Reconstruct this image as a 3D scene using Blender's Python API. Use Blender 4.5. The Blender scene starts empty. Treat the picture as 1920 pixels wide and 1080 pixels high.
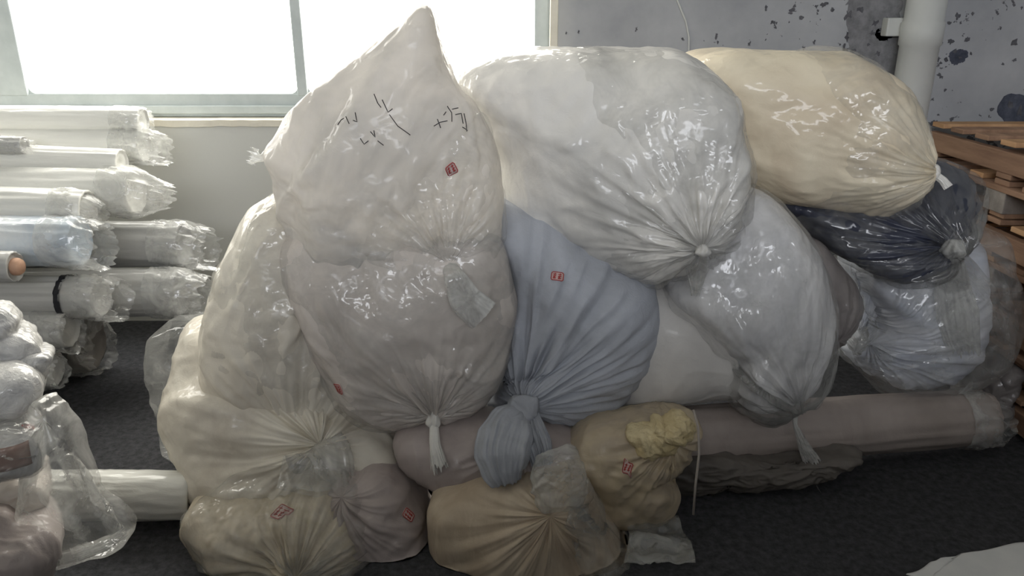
import bpy, bmesh, math, random
import numpy as np
from mathutils import Vector, Matrix
from mathutils.bvhtree import BVHTree

scene = bpy.context.scene
C = scene.collection
RNG = random.Random(7)

# ------------------------------------------------------------------ camera
FPX, PITCH, EYE = 1423.0, math.radians(19.6), 1.5
cam_d = bpy.data.cameras.new('camera'); cam = bpy.data.objects.new('camera', cam_d); C.objects.link(cam)
cam.location = (0, 0, EYE); cam.rotation_euler = (math.pi/2 - PITCH, 0, 0)
cam_d.sensor_width = 36.0; cam_d.lens = 36.0*FPX/1920.0; cam_d.clip_start = 0.02
scene.camera = cam
# ------------------------------------------------------------------ sky, daylight, exposure
SKY = 10.0
world = bpy.data.worlds.new('overcast_sky'); scene.world = world; world.use_nodes = True
bg = world.node_tree.nodes['Background']; bg.inputs[1].default_value = SKY
# hazy bright sky: a touch warmer towards the sun beyond the window, a touch cooler away from it
_wt = world.node_tree; _tc = _wt.nodes.new('ShaderNodeTexCoord'); _sx = _wt.nodes.new('ShaderNodeSeparateXYZ'); _mr = _wt.nodes.new('ShaderNodeMapRange'); _mx = _wt.nodes.new('ShaderNodeMix'); _mx.data_type = 'RGBA'
_wt.links.new(_tc.outputs['Generated'], _sx.inputs[0]); _wt.links.new(_sx.outputs[1], _mr.inputs[0]); _mr.inputs[1].default_value = -1; _mr.inputs[2].default_value = 1
_wt.links.new(_mr.outputs[0], _mx.inputs[0]); _mx.inputs[6].default_value = (.94, .97, 1.04, 1); _mx.inputs[7].default_value = (1.06, .99, .88, 1); _wt.links.new(_mx.outputs[2], bg.inputs[0])
def portal(name, loc, rot, sx, sy):
    l = bpy.data.lights.new(name, 'AREA'); l.shape = 'RECTANGLE'; l.size = sx; l.size_y = sy
    l.cycles.is_portal = True
    o = bpy.data.objects.new(name, l); C.objects.link(o); o.location = loc; o.rotation_euler = rot
    return o
WALL_Y = 3.7
portal('daylight_front_window', (-1.9, WALL_Y+0.14, 1.98), (-math.pi/2, 0, 0), 4.1, 1.66)
portal('daylight_rear_window', (0.0, -3.62, 2.7), (math.pi/2, 0, 0), 4.6, 1.2)
vs = scene.view_settings
vs.view_transform = 'Standard'; vs.look = 'None'; vs.gamma = 1.0; vs.use_curve_mapping = False
vs.exposure = 0.0

# ------------------------------------------------------------------ projection helpers (photo pixel -> place)
cP, sP = math.cos(PITCH), math.sin(PITCH)
def ray(px, py):
    rx = (px-960.0)/FPX; uy = (540.0-py)/FPX
    return Vector((rx, cP+uy*sP, -sP+uy*cP))
def at(px, py, d):
    r = ray(px, py); return Vector((0, 0, EYE)) + r*(d/r.y)

# ------------------------------------------------------------------ numpy noise
_r = np.random.RandomState(3)
_G = _r.normal(size=(256, 3)); _G /= np.linalg.norm(_G, axis=1)[:, None]
_PM = np.concatenate([_r.permutation(256)]*3)
def pn(p):
    i = np.floor(p).astype(np.int64); f = p-i; u = f*f*f*(f*(f*6-15)+10); i &= 255
    out = 0
    for dx in (0, 1):
        wx = u[:, 0] if dx else 1-u[:, 0]
        a = _PM[(i[:, 0]+dx) & 255]
        for dy in (0, 1):
            wy = u[:, 1] if dy else 1-u[:, 1]
            b = _PM[a+((i[:, 1]+dy) & 255)]
            for dz in (0, 1):
                wz = u[:, 2] if dz else 1-u[:, 2]
                g = _G[_PM[b+((i[:, 2]+dz) & 255)]]
                out = out + wx*wy*wz*(g[:, 0]*(f[:, 0]-dx)+g[:, 1]*(f[:, 1]-dy)+g[:, 2]*(f[:, 2]-dz))
    return out
def fbm(p, o=3):
    s, a = 0, 1.0
    for k in range(o):
        s = s+a*pn(p*(2.03**k)+k*17.3); a *= .5
    return s
def ridge(p, o=2):
    s, a = 0, 1.0
    for k in range(o):
        s = s+a*(0.55-np.sqrt((2.2*pn(p*(2.1**k)+k*31.7))**2+.012)); a *= .5
    return s

# ------------------------------------------------------------------ object helpers
def mesh_obj(name, v, f, mat, parent=None, smooth=True):
    me = bpy.data.meshes.new(name)
    me.from_pydata([tuple(x) for x in v] if not isinstance(v, np.ndarray) else v.tolist(), [], f)
    for m in (mat if isinstance(mat, (list, tuple)) else [mat]): me.materials.append(m)
    if smooth: me.polygons.foreach_set('use_smooth', [True]*len(me.polygons))
    me.update()
    o = bpy.data.objects.new(name, me); C.objects.link(o)
    if parent is not None: attach(o, parent)
    return o
def attach(o, parent):
    o.parent = parent
    o.matrix_parent_inverse = Matrix.Translation(-parent.location) if parent.type == 'EMPTY' else Matrix.Identity(4)
def tag(o, label, cat, group=None):
    o['label'] = label; o['category'] = cat
    if group: o['group'] = group
    return o
def thing(name, label, cat, loc, group=None):
    o = bpy.data.objects.new(name, None); C.objects.link(o); o.location = loc; o.empty_display_size = .1
    return tag(o, label, cat, group)
def struct(o): o['kind'] = 'structure'; return o
def box_vf(x0, x1, y0, y1, z0, z1):
    v = [(x, y, z) for x in (x0, x1) for y in (y0, y1) for z in (z0, z1)]
    return v, [(0, 1, 3, 2), (4, 6, 7, 5), (0, 4, 5, 1), (2, 3, 7, 6), (0, 2, 6, 4), (1, 5, 7, 3)]
def boxes(name, lst, mat, parent=None, bevel=0.0):
    V, F = [], []
    for b in lst:
        v, f = box_vf(*b); n = len(V); V += v; F += [tuple(i+n for i in q) for q in f]
    o = mesh_obj(name, V, F, mat, parent, smooth=False)
    if bevel:
        m = o.modifiers.new('edge', 'BEVEL'); m.width = bevel; m.segments = 2; m.limit_method = 'ANGLE'
    return o
def grid_faces(nr, nc, wrap=True):
    F = []
    for j in range(nr-1):
        for i in range(nc if wrap else nc-1):
            k = (i+1) % nc
            F.append((j*nc+i, j*nc+k, (j+1)*nc+k, (j+1)*nc+i))
    return F

# ------------------------------------------------------------------ materials
def nt(name):
    m = bpy.data.materials.new(name); m.use_nodes = True
    t = m.node_tree; t.nodes.clear()
    return m, t, t.nodes, t.links
def N(t, kind, **kw):
    n = t.nodes.new(kind)
    for k, v in kw.items():
        if k.startswith('i_'):
            n.inputs[k[2:].replace('_', ' ')].default_value = v
        else: setattr(n, k, v)
    return n
def rgb(r, g, b):  # sRGB 0-255 -> linear
    f = lambda c: ((c/255+.055)/1.055)**2.4 if c > 10 else c/255/12.92
    return (f(r), f(g), f(b), 1)
def cloth_mat(name, c1, c2, c3=None, coat=.5, rough=.6, crinkle=.5, weave=0.15, scale=3.0, translucent=0.0, stretch=(1, 1, 1)):
    """soft cloth seen under a thin crinkled plastic film (film = clear coat with its own wrinkles)"""
    m, t, n, l = nt(name)
    out = N(t, 'ShaderNodeOutputMaterial'); b = N(t, 'ShaderNodeBsdfPrincipled')
    tc = N(t, 'ShaderNodeTexCoord'); mp = N(t, 'ShaderNodeMapping'); mp.inputs['Scale'].default_value = stretch
    l.new(tc.outputs['Object'], mp.inputs[0])
    no = N(t, 'ShaderNodeTexNoise', i_Scale=scale, i_Detail=4.0, i_Roughness=.6, i_Distortion=.6)
    l.new(mp.outputs[0], no.inputs['Vector'])
    cr = N(t, 'ShaderNodeValToRGB'); l.new(no.outputs[0], cr.inputs[0])
    e = cr.color_ramp.elements; e[0].position = .36; e[0].color = rgb(*c1); e[1].position = .62; e[1].color = rgb(*c2)
    if c3:
        q = e.new(.7); q.color = rgb(*c3)
    l.new(cr.outputs[0], b.inputs['Base Color'])
    b.inputs['Roughness'].default_value = rough
    b.inputs['Specular IOR Level'].default_value = .3
    if coat:
        b.inputs['Coat Weight'].default_value = coat; b.inputs['Coat Roughness'].default_value = .10
        v = N(t, 'ShaderNodeTexNoise', i_Scale=16.0, i_Detail=5.0, i_Roughness=.62, i_Distortion=1.6)
        v.noise_type = 'RIDGED_MULTIFRACTAL'
        l.new(mp.outputs[0], v.inputs['Vector'])
        bp = N(t, 'ShaderNodeBump', i_Strength=crinkle, i_Distance=.012); l.new(v.outputs[0], bp.inputs['Height'])
        l.new(bp.outputs[0], b.inputs['Coat Normal'])
    w = N(t, 'ShaderNodeTexNoise', i_Scale=24.0, i_Detail=5.0, i_Roughness=.7, i_Distortion=.8); l.new(mp.outputs[0], w.inputs['Vector'])
    b2 = N(t, 'ShaderNodeBump', i_Strength=weave, i_Distance=.02); l.new(w.outputs[0], b2.inputs['Height'])
    l.new(b2.outputs[0], b.inputs['Normal'])
    if translucent:
        tr = N(t, 'ShaderNodeBsdfTranslucent'); l.new(cr.outputs[0], tr.inputs[0])
        mx = N(t, 'ShaderNodeMixShader'); mx.inputs[0].default_value = translucent
        l.new(b.outputs[0], mx.inputs[1]); l.new(tr.outputs[0], mx.inputs[2]); l.new(mx.outputs[0], out.inputs[0])
    else: l.new(b.outputs[0], out.inputs[0])
    return m
def film_mat(name, tint=(236, 236, 232), veil=.16, gloss=.10, scale=15.0, crinkle=.3, stretch=(1, 1, 1)):
    """clear polythene: see-through, faintly milky, with sharp crinkle highlights"""
    m, t, n, l = nt(name)
    out = N(t, 'ShaderNodeOutputMaterial'); tc = N(t, 'ShaderNodeTexCoord')
    tr = N(t, 'ShaderNodeBsdfTransparent'); tr.inputs[0].default_value = (.99, .99, .99, 1)
    df = N(t, 'ShaderNodeBsdfDiffuse'); df.inputs[0].default_value = rgb(*tint)
    tl = N(t, 'ShaderNodeBsdfTranslucent'); tl.inputs[0].default_value = rgb(*tint)
    gl = N(t, 'ShaderNodeBsdfGlossy'); gl.inputs['Roughness'].default_value = .1
    v = N(t, 'ShaderNodeTexNoise', i_Scale=scale, i_Detail=5.0, i_Roughness=.62, i_Distortion=1.6); v.noise_type = 'RIDGED_MULTIFRACTAL'
    mp = N(t, 'ShaderNodeMapping'); mp.inputs['Scale'].default_value = stretch; l.new(tc.outputs['Object'], mp.inputs[0]); l.new(mp.outputs[0], v.inputs['Vector'])
    vo = N(t, 'ShaderNodeTexVoronoi', i_Scale=scale*1.3); wp = N(t, 'ShaderNodeVectorMath', operation='MULTIPLY_ADD'); wn = N(t, 'ShaderNodeTexNoise', i_Scale=6.0, i_Detail=2.0)
    l.new(mp.outputs[0], wn.inputs['Vector']); l.new(wn.outputs['Color'], wp.inputs[0]); wp.inputs[1].default_value = (.12, .12, .12); l.new(mp.outputs[0], wp.inputs[2]); l.new(wp.outputs[0], vo.inputs['Vector'])
    hs = N(t, 'ShaderNodeMath', operation='MULTIPLY_ADD'); hs.inputs[1].default_value = .5; l.new(vo.outputs['Distance'], hs.inputs[0]); l.new(v.outputs[0], hs.inputs[2])
    bp = N(t, 'ShaderNodeBump', i_Strength=crinkle, i_Distance=.012); l.new(hs.outputs[0], bp.inputs['Height']); l.new(bp.outputs[0], gl.inputs['Normal'])
    md = N(t, 'ShaderNodeMixShader'); md.inputs[0].default_value = .3; l.new(df.outputs[0], md.inputs[1]); l.new(tl.outputs[0], md.inputs[2])
    w = N(t, 'ShaderNodeTexNoise', i_Scale=7.0, i_Detail=5.0, i_Roughness=.6, i_Distortion=1.2); l.new(tc.outputs['Object'], w.inputs['Vector'])
    mr = N(t, 'ShaderNodeMapRange'); mr.inputs[1].default_value = .4; mr.inputs[2].default_value = .75; mr.inputs[3].default_value = veil*.5; mr.inputs[4].default_value = veil*2.2
    l.new(w.outputs[0], mr.inputs[0])
    m1 = N(t, 'ShaderNodeMixShader'); l.new(mr.outputs[0], m1.inputs[0]); l.new(tr.outputs[0], m1.inputs[1]); l.new(md.outputs[0], m1.inputs[2])
    fr = N(t, 'ShaderNodeFresnel'); fr.inputs[0].default_value = 1.4
    ad = N(t, 'ShaderNodeMath', operation='MULTIPLY_ADD'); ad.inputs[1].default_value = .6; ad.inputs[2].default_value = gloss*.3; l.new(fr.outputs[0], ad.inputs[0])
    cl = N(t, 'ShaderNodeClamp'); cl.inputs[2].default_value = .22; l.new(ad.outputs[0], cl.inputs[0])
    m2 = N(t, 'ShaderNodeMixShader'); l.new(cl.outputs[0], m2.inputs[0]); l.new(m1.outputs[0], m2.inputs[1]); l.new(gl.outputs[0], m2.inputs[2])
    l.new(m2.outputs[0], out.inputs[0])
    return m
def plain_mat(name, c1, c2, scale=8.0, rough=.8, bump=.2, bscale=40.0, stretch=(1, 1, 1), detail=5.0, metallic=0.0):
    m, t, n, l = nt(name)
    out = N(t, 'ShaderNodeOutputMaterial'); b = N(t, 'ShaderNodeBsdfPrincipled'); l.new(b.outputs[0], out.inputs[0])
    tc = N(t, 'ShaderNodeTexCoord'); mp = N(t, 'ShaderNodeMapping'); mp.inputs['Scale'].default_value = stretch; l.new(tc.outputs['Object'], mp.inputs[0])
    no = N(t, 'ShaderNodeTexNoise', i_Scale=scale, i_Detail=detail, i_Roughness=.65); l.new(mp.outputs[0], no.inputs['Vector'])
    cr = N(t, 'ShaderNodeValToRGB'); l.new(no.outputs[0], cr.inputs[0])
    e = cr.color_ramp.elements; e[0].position = .34; e[0].color = rgb(*c1); e[1].position = .66; e[1].color = rgb(*c2)
    l.new(cr.outputs[0], b.inputs['Base Color']); b.inputs['Roughness'].default_value = rough; b.inputs['Metallic'].default_value = metallic
    b.inputs['Specular IOR Level'].default_value = .25
    w = N(t, 'ShaderNodeTexNoise', i_Scale=bscale, i_Detail=6.0, i_Roughness=.7); l.new(mp.outputs[0], w.inputs['Vector'])
    bp = N(t, 'ShaderNodeBump', i_Strength=bump, i_Distance=.01); l.new(w.outputs[0], bp.inputs['Height']); l.new(bp.outputs[0], b.inputs['Normal'])
    return m
def wall_mat():
    """grey painted plaster, blotchy, with bare patches and speckled peeling to the right"""
    m, t, n, l = nt('peeling_grey_plaster')
    out = N(t, 'ShaderNodeOutputMaterial'); b = N(t, 'ShaderNodeBsdfPrincipled'); l.new(b.outputs[0], out.inputs[0])
    tc = N(t, 'ShaderNodeTexCoord')
    no = N(t, 'ShaderNodeTexNoise', i_Scale=2.2, i_Detail=7.0, i_Roughness=.62); l.new(tc.outputs['Object'], no.inputs['Vector'])
    cr = N(t, 'ShaderNodeValToRGB'); l.new(no.outputs[0], cr.inputs[0])
    e = cr.color_ramp.elements; e[0].position = .3; e[0].color = rgb(152, 154, 157); e[1].position = .7; e[1].color = rgb(182, 183, 185)
    sp = N(t, 'ShaderNodeTexNoise', i_Scale=26.0, i_Detail=3.0, i_Roughness=.55); l.new(tc.outputs['Object'], sp.inputs['Vector'])
    big = N(t, 'ShaderNodeTexNoise', i_Scale=2.7, i_Detail=3.0); l.new(tc.outputs['Object'], big.inputs['Vector'])
    sx = N(t, 'ShaderNodeSeparateXYZ'); l.new(tc.outputs['Object'], sx.inputs[0])
    mr = N(t, 'ShaderNodeMapRange'); mr.inputs[1].default_value = .2; mr.inputs[2].default_value = 1.7; mr.inputs[3].default_value = -.14; mr.inputs[4].default_value = .03
    l.new(sx.outputs[0], mr.inputs[0])
    a1 = N(t, 'ShaderNodeMath', operation='MULTIPLY_ADD'); a1.inputs[1].default_value = .45; l.new(big.outputs[0], a1.inputs[0]); l.new(mr.outputs[0], a1.inputs[2])
    a2 = N(t, 'ShaderNodeMath', operation='ADD'); l.new(a1.outputs[0], a2.inputs[0]); l.new(sp.outputs[0], a2.inputs[1])
    th = N(t, 'ShaderNodeMapRange'); th.inputs[1].default_value = .89; th.inputs[2].default_value = .92; l.new(a2.outputs[0], th.inputs[0])
    lf = N(t, 'ShaderNodeMapRange'); lf.inputs[1].default_value = .3; lf.inputs[2].default_value = .1; l.new(sx.outputs[0], lf.inputs[0])  # window glare painted into the colour: wall lighter and warmer on the left
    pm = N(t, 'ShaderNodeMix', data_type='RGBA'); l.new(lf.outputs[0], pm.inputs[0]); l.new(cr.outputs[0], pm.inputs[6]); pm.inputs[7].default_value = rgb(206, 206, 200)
    mx = N(t, 'ShaderNodeMix', data_type='RGBA'); l.new(th.outputs[0], mx.inputs[0]); l.new(pm.outputs[2], mx.inputs[6]); mx.inputs[7].default_value = rgb(92, 92, 96)
    l.new(mx.outputs[2], b.inputs['Base Color']); b.inputs['Roughness'].default_value = .7; b.inputs['Specular IOR Level'].default_value = .25
    bp = N(t, 'ShaderNodeBump', i_Strength=.35, i_Distance=.01); l.new(no.outputs[0], bp.inputs['Height'])
    bp2 = N(t, 'ShaderNodeBump', i_Strength=.6, i_Distance=.004); bp2.invert = True; l.new(th.outputs[0], bp2.inputs['Height']); l.new(bp.outputs[0], bp2.inputs['Normal'])
    l.new(bp2.outputs[0], b.inputs['Normal'])
    return m

M = {}
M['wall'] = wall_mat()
M['floor'] = plain_mat('dark_rough_concrete', (56, 57, 60), (86, 86, 89), scale=42.0, rough=.9, bump=.9, bscale=60.0, detail=9.0)
M['ceiling'] = plain_mat('grey_ceiling_paint', (175, 175, 172), (190, 190, 187), bump=.05)
M['frame'] = plain_mat('grey_green_window_paint', (186, 194, 193), (200, 207, 206), rough=.5, bump=.05)
M['reveal'] = plain_mat('cream_reveal_plaster', (220, 214, 198), (232, 227, 212), bump=.1)
M['pipe'] = plain_mat('pale_plastic_pipe', (192, 194, 190), (206, 207, 203), scale=3.0, rough=.45, bump=.05)
M['chip'] = plain_mat('bare_dark_plaster', (74, 74, 78), (104, 104, 108), scale=30.0, bump=.4)
M['wood'] = plain_mat('weathered_pallet_wood', (126, 98, 80), (176, 142, 116), scale=9.0, rough=.85, bump=.5, bscale=30.0, stretch=(1, .12, 1))
M['wood_new'] = plain_mat('fresh_orange_pallet_wood', (176, 136, 100), (204, 164, 124), scale=9.0, rough=.8, bump=.3, bscale=30.0, stretch=(1, .12, 1))
M['wood_grey'] = plain_mat('grey_pallet_block', (128, 122, 116), (158, 150, 142), scale=14.0, rough=.85, bump=.4)
M['white'] = cloth_mat('white_cloth_in_film', (204, 202, 197), (238, 235, 228), coat=.6, crinkle=.5)
M['spire'] = cloth_mat('translucent_white_film', (206, 204, 201), (240, 236, 230), coat=.5, crinkle=.5, translucent=.4)
M['cream'] = cloth_mat('cream_cloth_in_film', (218, 202, 176), (240, 228, 202), (230, 218, 192), coat=.5, crinkle=.5)
M['ivory'] = cloth_mat('ivory_cloth_in_film', (206, 198, 184), (234, 228, 214), coat=.45, crinkle=.5)
M['shell'] = cloth_mat('shell_grey_cloth_in_film', (192, 184, 176), (220, 212, 204), coat=.4, crinkle=.5)
M['peach'] = cloth_mat('peach_cloth_in_film', (182, 165, 143), (202, 187, 165), (197, 183, 163), coat=.35, crinkle=.45, stretch=(3, 3, 1))
M['coolwhite'] = cloth_mat('cool_white_cloth_in_film', (206, 206, 208), (236, 235, 235), coat=.5, crinkle=.5, scale=6.0, stretch=(1, 1, .3))
M['bundle'] = cloth_mat('greyish_white_wrapped_cloth', (184, 184, 184), (226, 225, 222), coat=.7, crinkle=.9, weave=.5, scale=14.0)
M['butter'] = cloth_mat('butter_cloth_in_film', (186, 174, 152), (216, 205, 184), (206, 194, 168), coat=.5, crinkle=.55, scale=5.0)
M['butter2'] = cloth_mat('butter_yellow_cloth_in_film', (178, 164, 146), (200, 184, 154), (184, 168, 152), coat=.4, crinkle=.5, scale=5.0)
M['mauve'] = cloth_mat('mauve_cloth_in_film', (166, 155, 151), (190, 179, 175), coat=.4, crinkle=.5)
M['bluegrey'] = cloth_mat('blue_grey_cotton', (160, 163, 169), (184, 188, 196), coat=0, rough=.85, weave=.25)
M['navy'] = cloth_mat('charcoal_navy_cloth_in_film', (40, 44, 58), (62, 66, 82), coat=.6, crinkle=.55)
M['taupe'] = cloth_mat('taupe_grey_cloth_in_film', (120, 114, 112), (142, 136, 134), coat=.5, crinkle=.5)
M['bluewhite'] = cloth_mat('blue_white_cloth', (200, 205, 216), (228, 230, 236), coat=.2, crinkle=.4, stretch=(1, 1, 4))
M['rosegrey'] = cloth_mat('rose_grey_wrapped_roll', (158, 147, 140), (176, 165, 158), coat=.3, crinkle=.3)
M['dark'] = cloth_mat('dark_grey_cloth', (88, 84, 80), (120, 114, 108), coat=.15, crinkle=.5)
M['rollwhite'] = cloth_mat('white_roll_in_film', (214, 214, 208), (234, 233, 226), coat=.6, crinkle=.45, stretch=(.25, 1, 1))
M['rollgrey'] = cloth_mat('grey_roll_in_film', (160, 160, 158), (186, 185, 181), coat=.55, crinkle=.5, stretch=(.25, 1, 1))
M['rollblue'] = cloth_mat('pale_blue_roll_in_film', (176, 190, 204), (216, 220, 222), coat=.6, crinkle=.5)
M['core'] = plain_mat('brown_cardboard_core', (170, 130, 108), (196, 160, 136), bump=.2)
M['film'] = film_mat('clear_polythene', veil=.2)
M['film_dim'] = film_mat('thin_clear_polythene', veil=.14, gloss=.12, stretch=(.5, 1, 1.4))
M['film_thin'] = film_mat('very_clear_polythene', veil=.09, gloss=.12, stretch=(.5, 1, 1.4))
M['film_wrap'] = film_mat('clinging_polythene', veil=.13, gloss=.1, scale=20.0, crinkle=.5)
M['film_streak'] = film_mat('stretched_polythene', veil=.16, gloss=.12, scale=16.0, crinkle=.5, stretch=(1.7, 1.7, .3))
M['plainwhite'] = cloth_mat('plain_white_cloth', (196, 193, 189), (214, 211, 206), coat=.15, crinkle=.3)
M['film_thick'] = film_mat('milky_polythene', veil=.32, gloss=.15)
M['knot'] = film_mat('bunched_polythene', veil=.55, gloss=.2)
M['paper'] = plain_mat('white_paper', (232, 233, 232), (242, 242, 240), rough=.6, bump=.05)
M['red'] = plain_mat('red_print', (170, 66, 64), (184, 84, 80), bump=.0)
M['sticker'] = plain_mat('sticker_paper', (206, 178, 172), (216, 192, 186), bump=.0)
M['ink'] = plain_mat('black_marker_ink', (38, 38, 42), (60, 60, 64), bump=.0)
M['band'] = plain_mat('black_tape', (34, 34, 38), (48, 48, 52), bump=.05, rough=.5)
M['string'] = plain_mat('grey_twine', (150, 142, 136), (176, 168, 160), bump=.3)
M['foam'] = plain_mat('yellow_fleece', (214, 194, 146), (238, 222, 180), scale=16.0, bump=.9, bscale=60.0)
def glass_mat():
    m, t, n, l = nt('window_glass')
    out = N(t, 'ShaderNodeOutputMaterial'); a = N(t, 'ShaderNodeBsdfTransparent'); a.inputs[0].default_value = (.96, .97, .97, 1)
    g = N(t, 'ShaderNodeBsdfGlossy'); g.inputs['Roughness'].default_value = .02
    x = N(t, 'ShaderNodeMixShader'); x.inputs[0].default_value = .05
    l.new(a.outputs[0], x.inputs[1]); l.new(g.outputs[0], x.inputs[2]); l.new(x.outputs[0], out.inputs[0]); return m
M['glass'] = glass_mat()

# ================================================================== THE ROOM
XL, XR, YR, ZC = -4.2, 3.2, -3.6, 3.4
struct(boxes('floor', [(XL, XR, YR, WALL_Y+.25, -.1, 0)], M['floor']))
struct(boxes('ceiling', [(XL, XR, YR, WALL_Y+.25, ZC, ZC+.1)], M['ceiling']))
WX0, WX1, WZ0, WZ1 = -3.95, .2, 1.04, 2.82       # opening in the back wall
T = .24
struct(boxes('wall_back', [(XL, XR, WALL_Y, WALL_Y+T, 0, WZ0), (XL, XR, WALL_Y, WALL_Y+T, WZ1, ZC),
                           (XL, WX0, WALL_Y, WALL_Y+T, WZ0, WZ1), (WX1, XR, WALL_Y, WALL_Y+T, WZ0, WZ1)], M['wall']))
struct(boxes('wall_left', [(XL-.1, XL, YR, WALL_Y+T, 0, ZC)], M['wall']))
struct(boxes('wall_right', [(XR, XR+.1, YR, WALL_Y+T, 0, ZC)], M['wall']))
struct(boxes('wall_rear', [(XL, XR, YR-.2, YR, 0, 2.1), (XL, XR, YR-.2, YR, 3.3, ZC), (XL, -2.3, YR-.2, YR, 2.1, 3.3), (2.3, XR, YR-.2, YR, 2.1, 3.3)], M['ceiling']))
struct(boxes('wall_added_shade', [(XL, XR, -.95, -.8, 0, 1.66)], M['floor']))  # unseen low wall added behind the camera to shade the lower pile
# cream plaster lining of the window opening
struct(boxes('trim_1', [(WX1-.025, WX1+.012, WALL_Y-.006, WALL_Y+T, WZ0, WZ1)], M['reveal'], bevel=.004))
# sill plaster ledge, slightly uneven
def ledge():
    n = 120; V = []; F = []
    xs = np.linspace(WX0, WX1, n); h = fbm(np.stack([xs*9, xs*0, xs*0], 1), 3)
    for i, x in enumerate(xs):
        k = float(h[i])
        V += [(x, WALL_Y-.022+.006*k, WZ0-.03+.012*k), (x, WALL_Y-.022+.006*k, WZ0+.004*k), (x, WALL_Y+.14, WZ0+.008), (x, WALL_Y+.14, WZ0-.03)]
    for i in range(n-1):
        a = i*4
        for q in range(4): F.append((a+q, a+(q+1) % 4, a+4+(q+1) % 4, a+4+q))
    F += [(0, 3, 2, 1), (n*4-4, n*4-3, n*4-2, n*4-1)]
    o = mesh_obj('trim_2', V, F, M['reveal'], smooth=False); return struct(o)
ledge()
# steel window: outer frame, mullions, rails, glass panes with rounded lower corners
win = bpy.data.objects.new('window_1', None); C.objects.link(win); win.location = (-1.9, WALL_Y+.1, WZ0); struct(win)
yf0, yf1 = WALL_Y+.07, WALL_Y+.13
def bar(name, x0, x1, z0, z1, y0=yf0, y1=yf1): return boxes(name, [(x0, x1, y0, y1, z0, z1)], M['frame'], win, bevel=.006)
ZB = 1.155                                          # lower edge of the glass
bar('bottom_rail', WX0, WX1-.02, WZ0+.005, ZB)
bar('bottom_rail_lip', WX0, WX1-.02, WZ0+.02, ZB-.055, yf0-.02, yf0+.005)
bar('top_rail', WX0, WX1-.02, WZ1-.07, WZ1)
for (x0, x1) in ((WX0, WX0+.06), (-2.50, -2.335), (-1.035, -.985), (.105, .18)):
    bar('mullion', x0, x1, ZB-.01, WZ1-.05, yf0-.012, yf1+.012)
for (x0, x1) in ((WX0+.06, -2.50), (-2.335, -1.035), (-.985, .105)):
    boxes('pane', [(x0-.005, x1+.005, yf0+.026, yf0+.032, ZB-.005, WZ1-.065)], M['glass'], win)
    for s, xc in ((1, x0), (-1, x1)):            # rounded corner gussets of the sash
        r = .035; V = []; F = []
        pts = [(xc, ZB)]+[(xc+s*(r-r*math.sin(a)), ZB+r-r*math.cos(a)) for a in np.linspace(0, math.pi/2, 7)]
        for y in (yf0+.005, yf1-.005): V += [(p[0], y, p[1]) for p in pts]
        k = len(pts); F.append(tuple(range(k))); F.append(tuple(range(2*k-1, k-1, -1)))
        for i in range(k): F.append((i, (i+1) % k, k+(i+1) % k, k+i))
        mesh_obj('corner_fillet', V, F, M['frame'], win, smooth=False)

# peeled paint flakes on the back wall
def flake(px, py, w, h, seed):
    rr = random.Random(seed); c = at(px, py, WALL_Y); k = rr.randint(9, 15); s = WALL_Y/FPX*1.06
    pts = []
    for i in range(k):
        a = 2*math.pi*i/k; q = rr.uniform(.2, 1.15)
        pts.append((c.x+math.cos(a)*w*.5*s*q, c.z+math.sin(a)*h*.5*s*q))
    V = [(p[0], WALL_Y-.0035, p[1]) for p in pts]+[(p[0], WALL_Y+.002, p[1]) for p in pts]
    F = [tuple(range(k))]+[(i, k+i, k+(i+1) % k, (i+1) % k) for i in range(k)]
    o = mesh_obj('peeled_paint_flake', V, F, M['chip'], bpy.data.objects['wall_back'], smooth=False)
spots = [(1530,12,8,8),(1545,8,14,12),(1560,18,10,9),(1590,28,14,22),(1612,18,12,16),(1640,44,16,12),(1652,58,14,10),(1600,96,10,10),(1588,70,8,20),
         (1646,100,12,16),(1628,84,7,7),(1795,30,9,14),(1782,78,14,14),(1812,76,12,16),(1790,96,10,8),(1775,112,9,9),(1800,108,7,6),(1903,80,14,14),
         (1902,112,8,8),(1436,15,7,9),(1447,42,6,7),(1526,80,6,12),(1405,82,5,10),(1346,80,4,8),(1193,55,6,8),(1085,60,4,8),(1062,62,4,7),(1762,118,8,5),
         (1664,35,12,9),(1635,62,12,10),(1582,88,6,18),(1610,104,9,7),(1896,196,14,30),(1912,210,10,26),(1575,110,6,8),(1880,120,6,6),(1820,100,6,7)]
for i, q in enumerate(spots): flake(*q, seed=100+i)

def bare_patch(pts, seed, jit=3.0):
    O = smooth_closed(pts, 90 if jit > 2 else 36); rr = np.random.RandomState(seed); O = O+np.clip(rr.normal(size=O.shape), -1.5, 1.5)*jit
    P = [at(x, y, WALL_Y) for x, y in O]; k = len(P); V = [(p.x, WALL_Y-.002, p.z) for p in P]+[(p.x, WALL_Y+.002, p.z) for p in P]
    mesh_obj('bare_plaster_patch', V, [tuple(range(k))]+[(i, k+i, k+(i+1) % k, (i+1) % k) for i in range(k)], M['bare'], bpy.data.objects['wall_back'], smooth=False)
M['bare'] = plain_mat('bare_grey_plaster', (112, 112, 114), (140, 140, 142), scale=24.0, bump=.5)
M['stain'] = plain_mat('dark_damp_plaster', (62, 66, 78), (96, 100, 112), scale=18.0, bump=.4)
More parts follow.
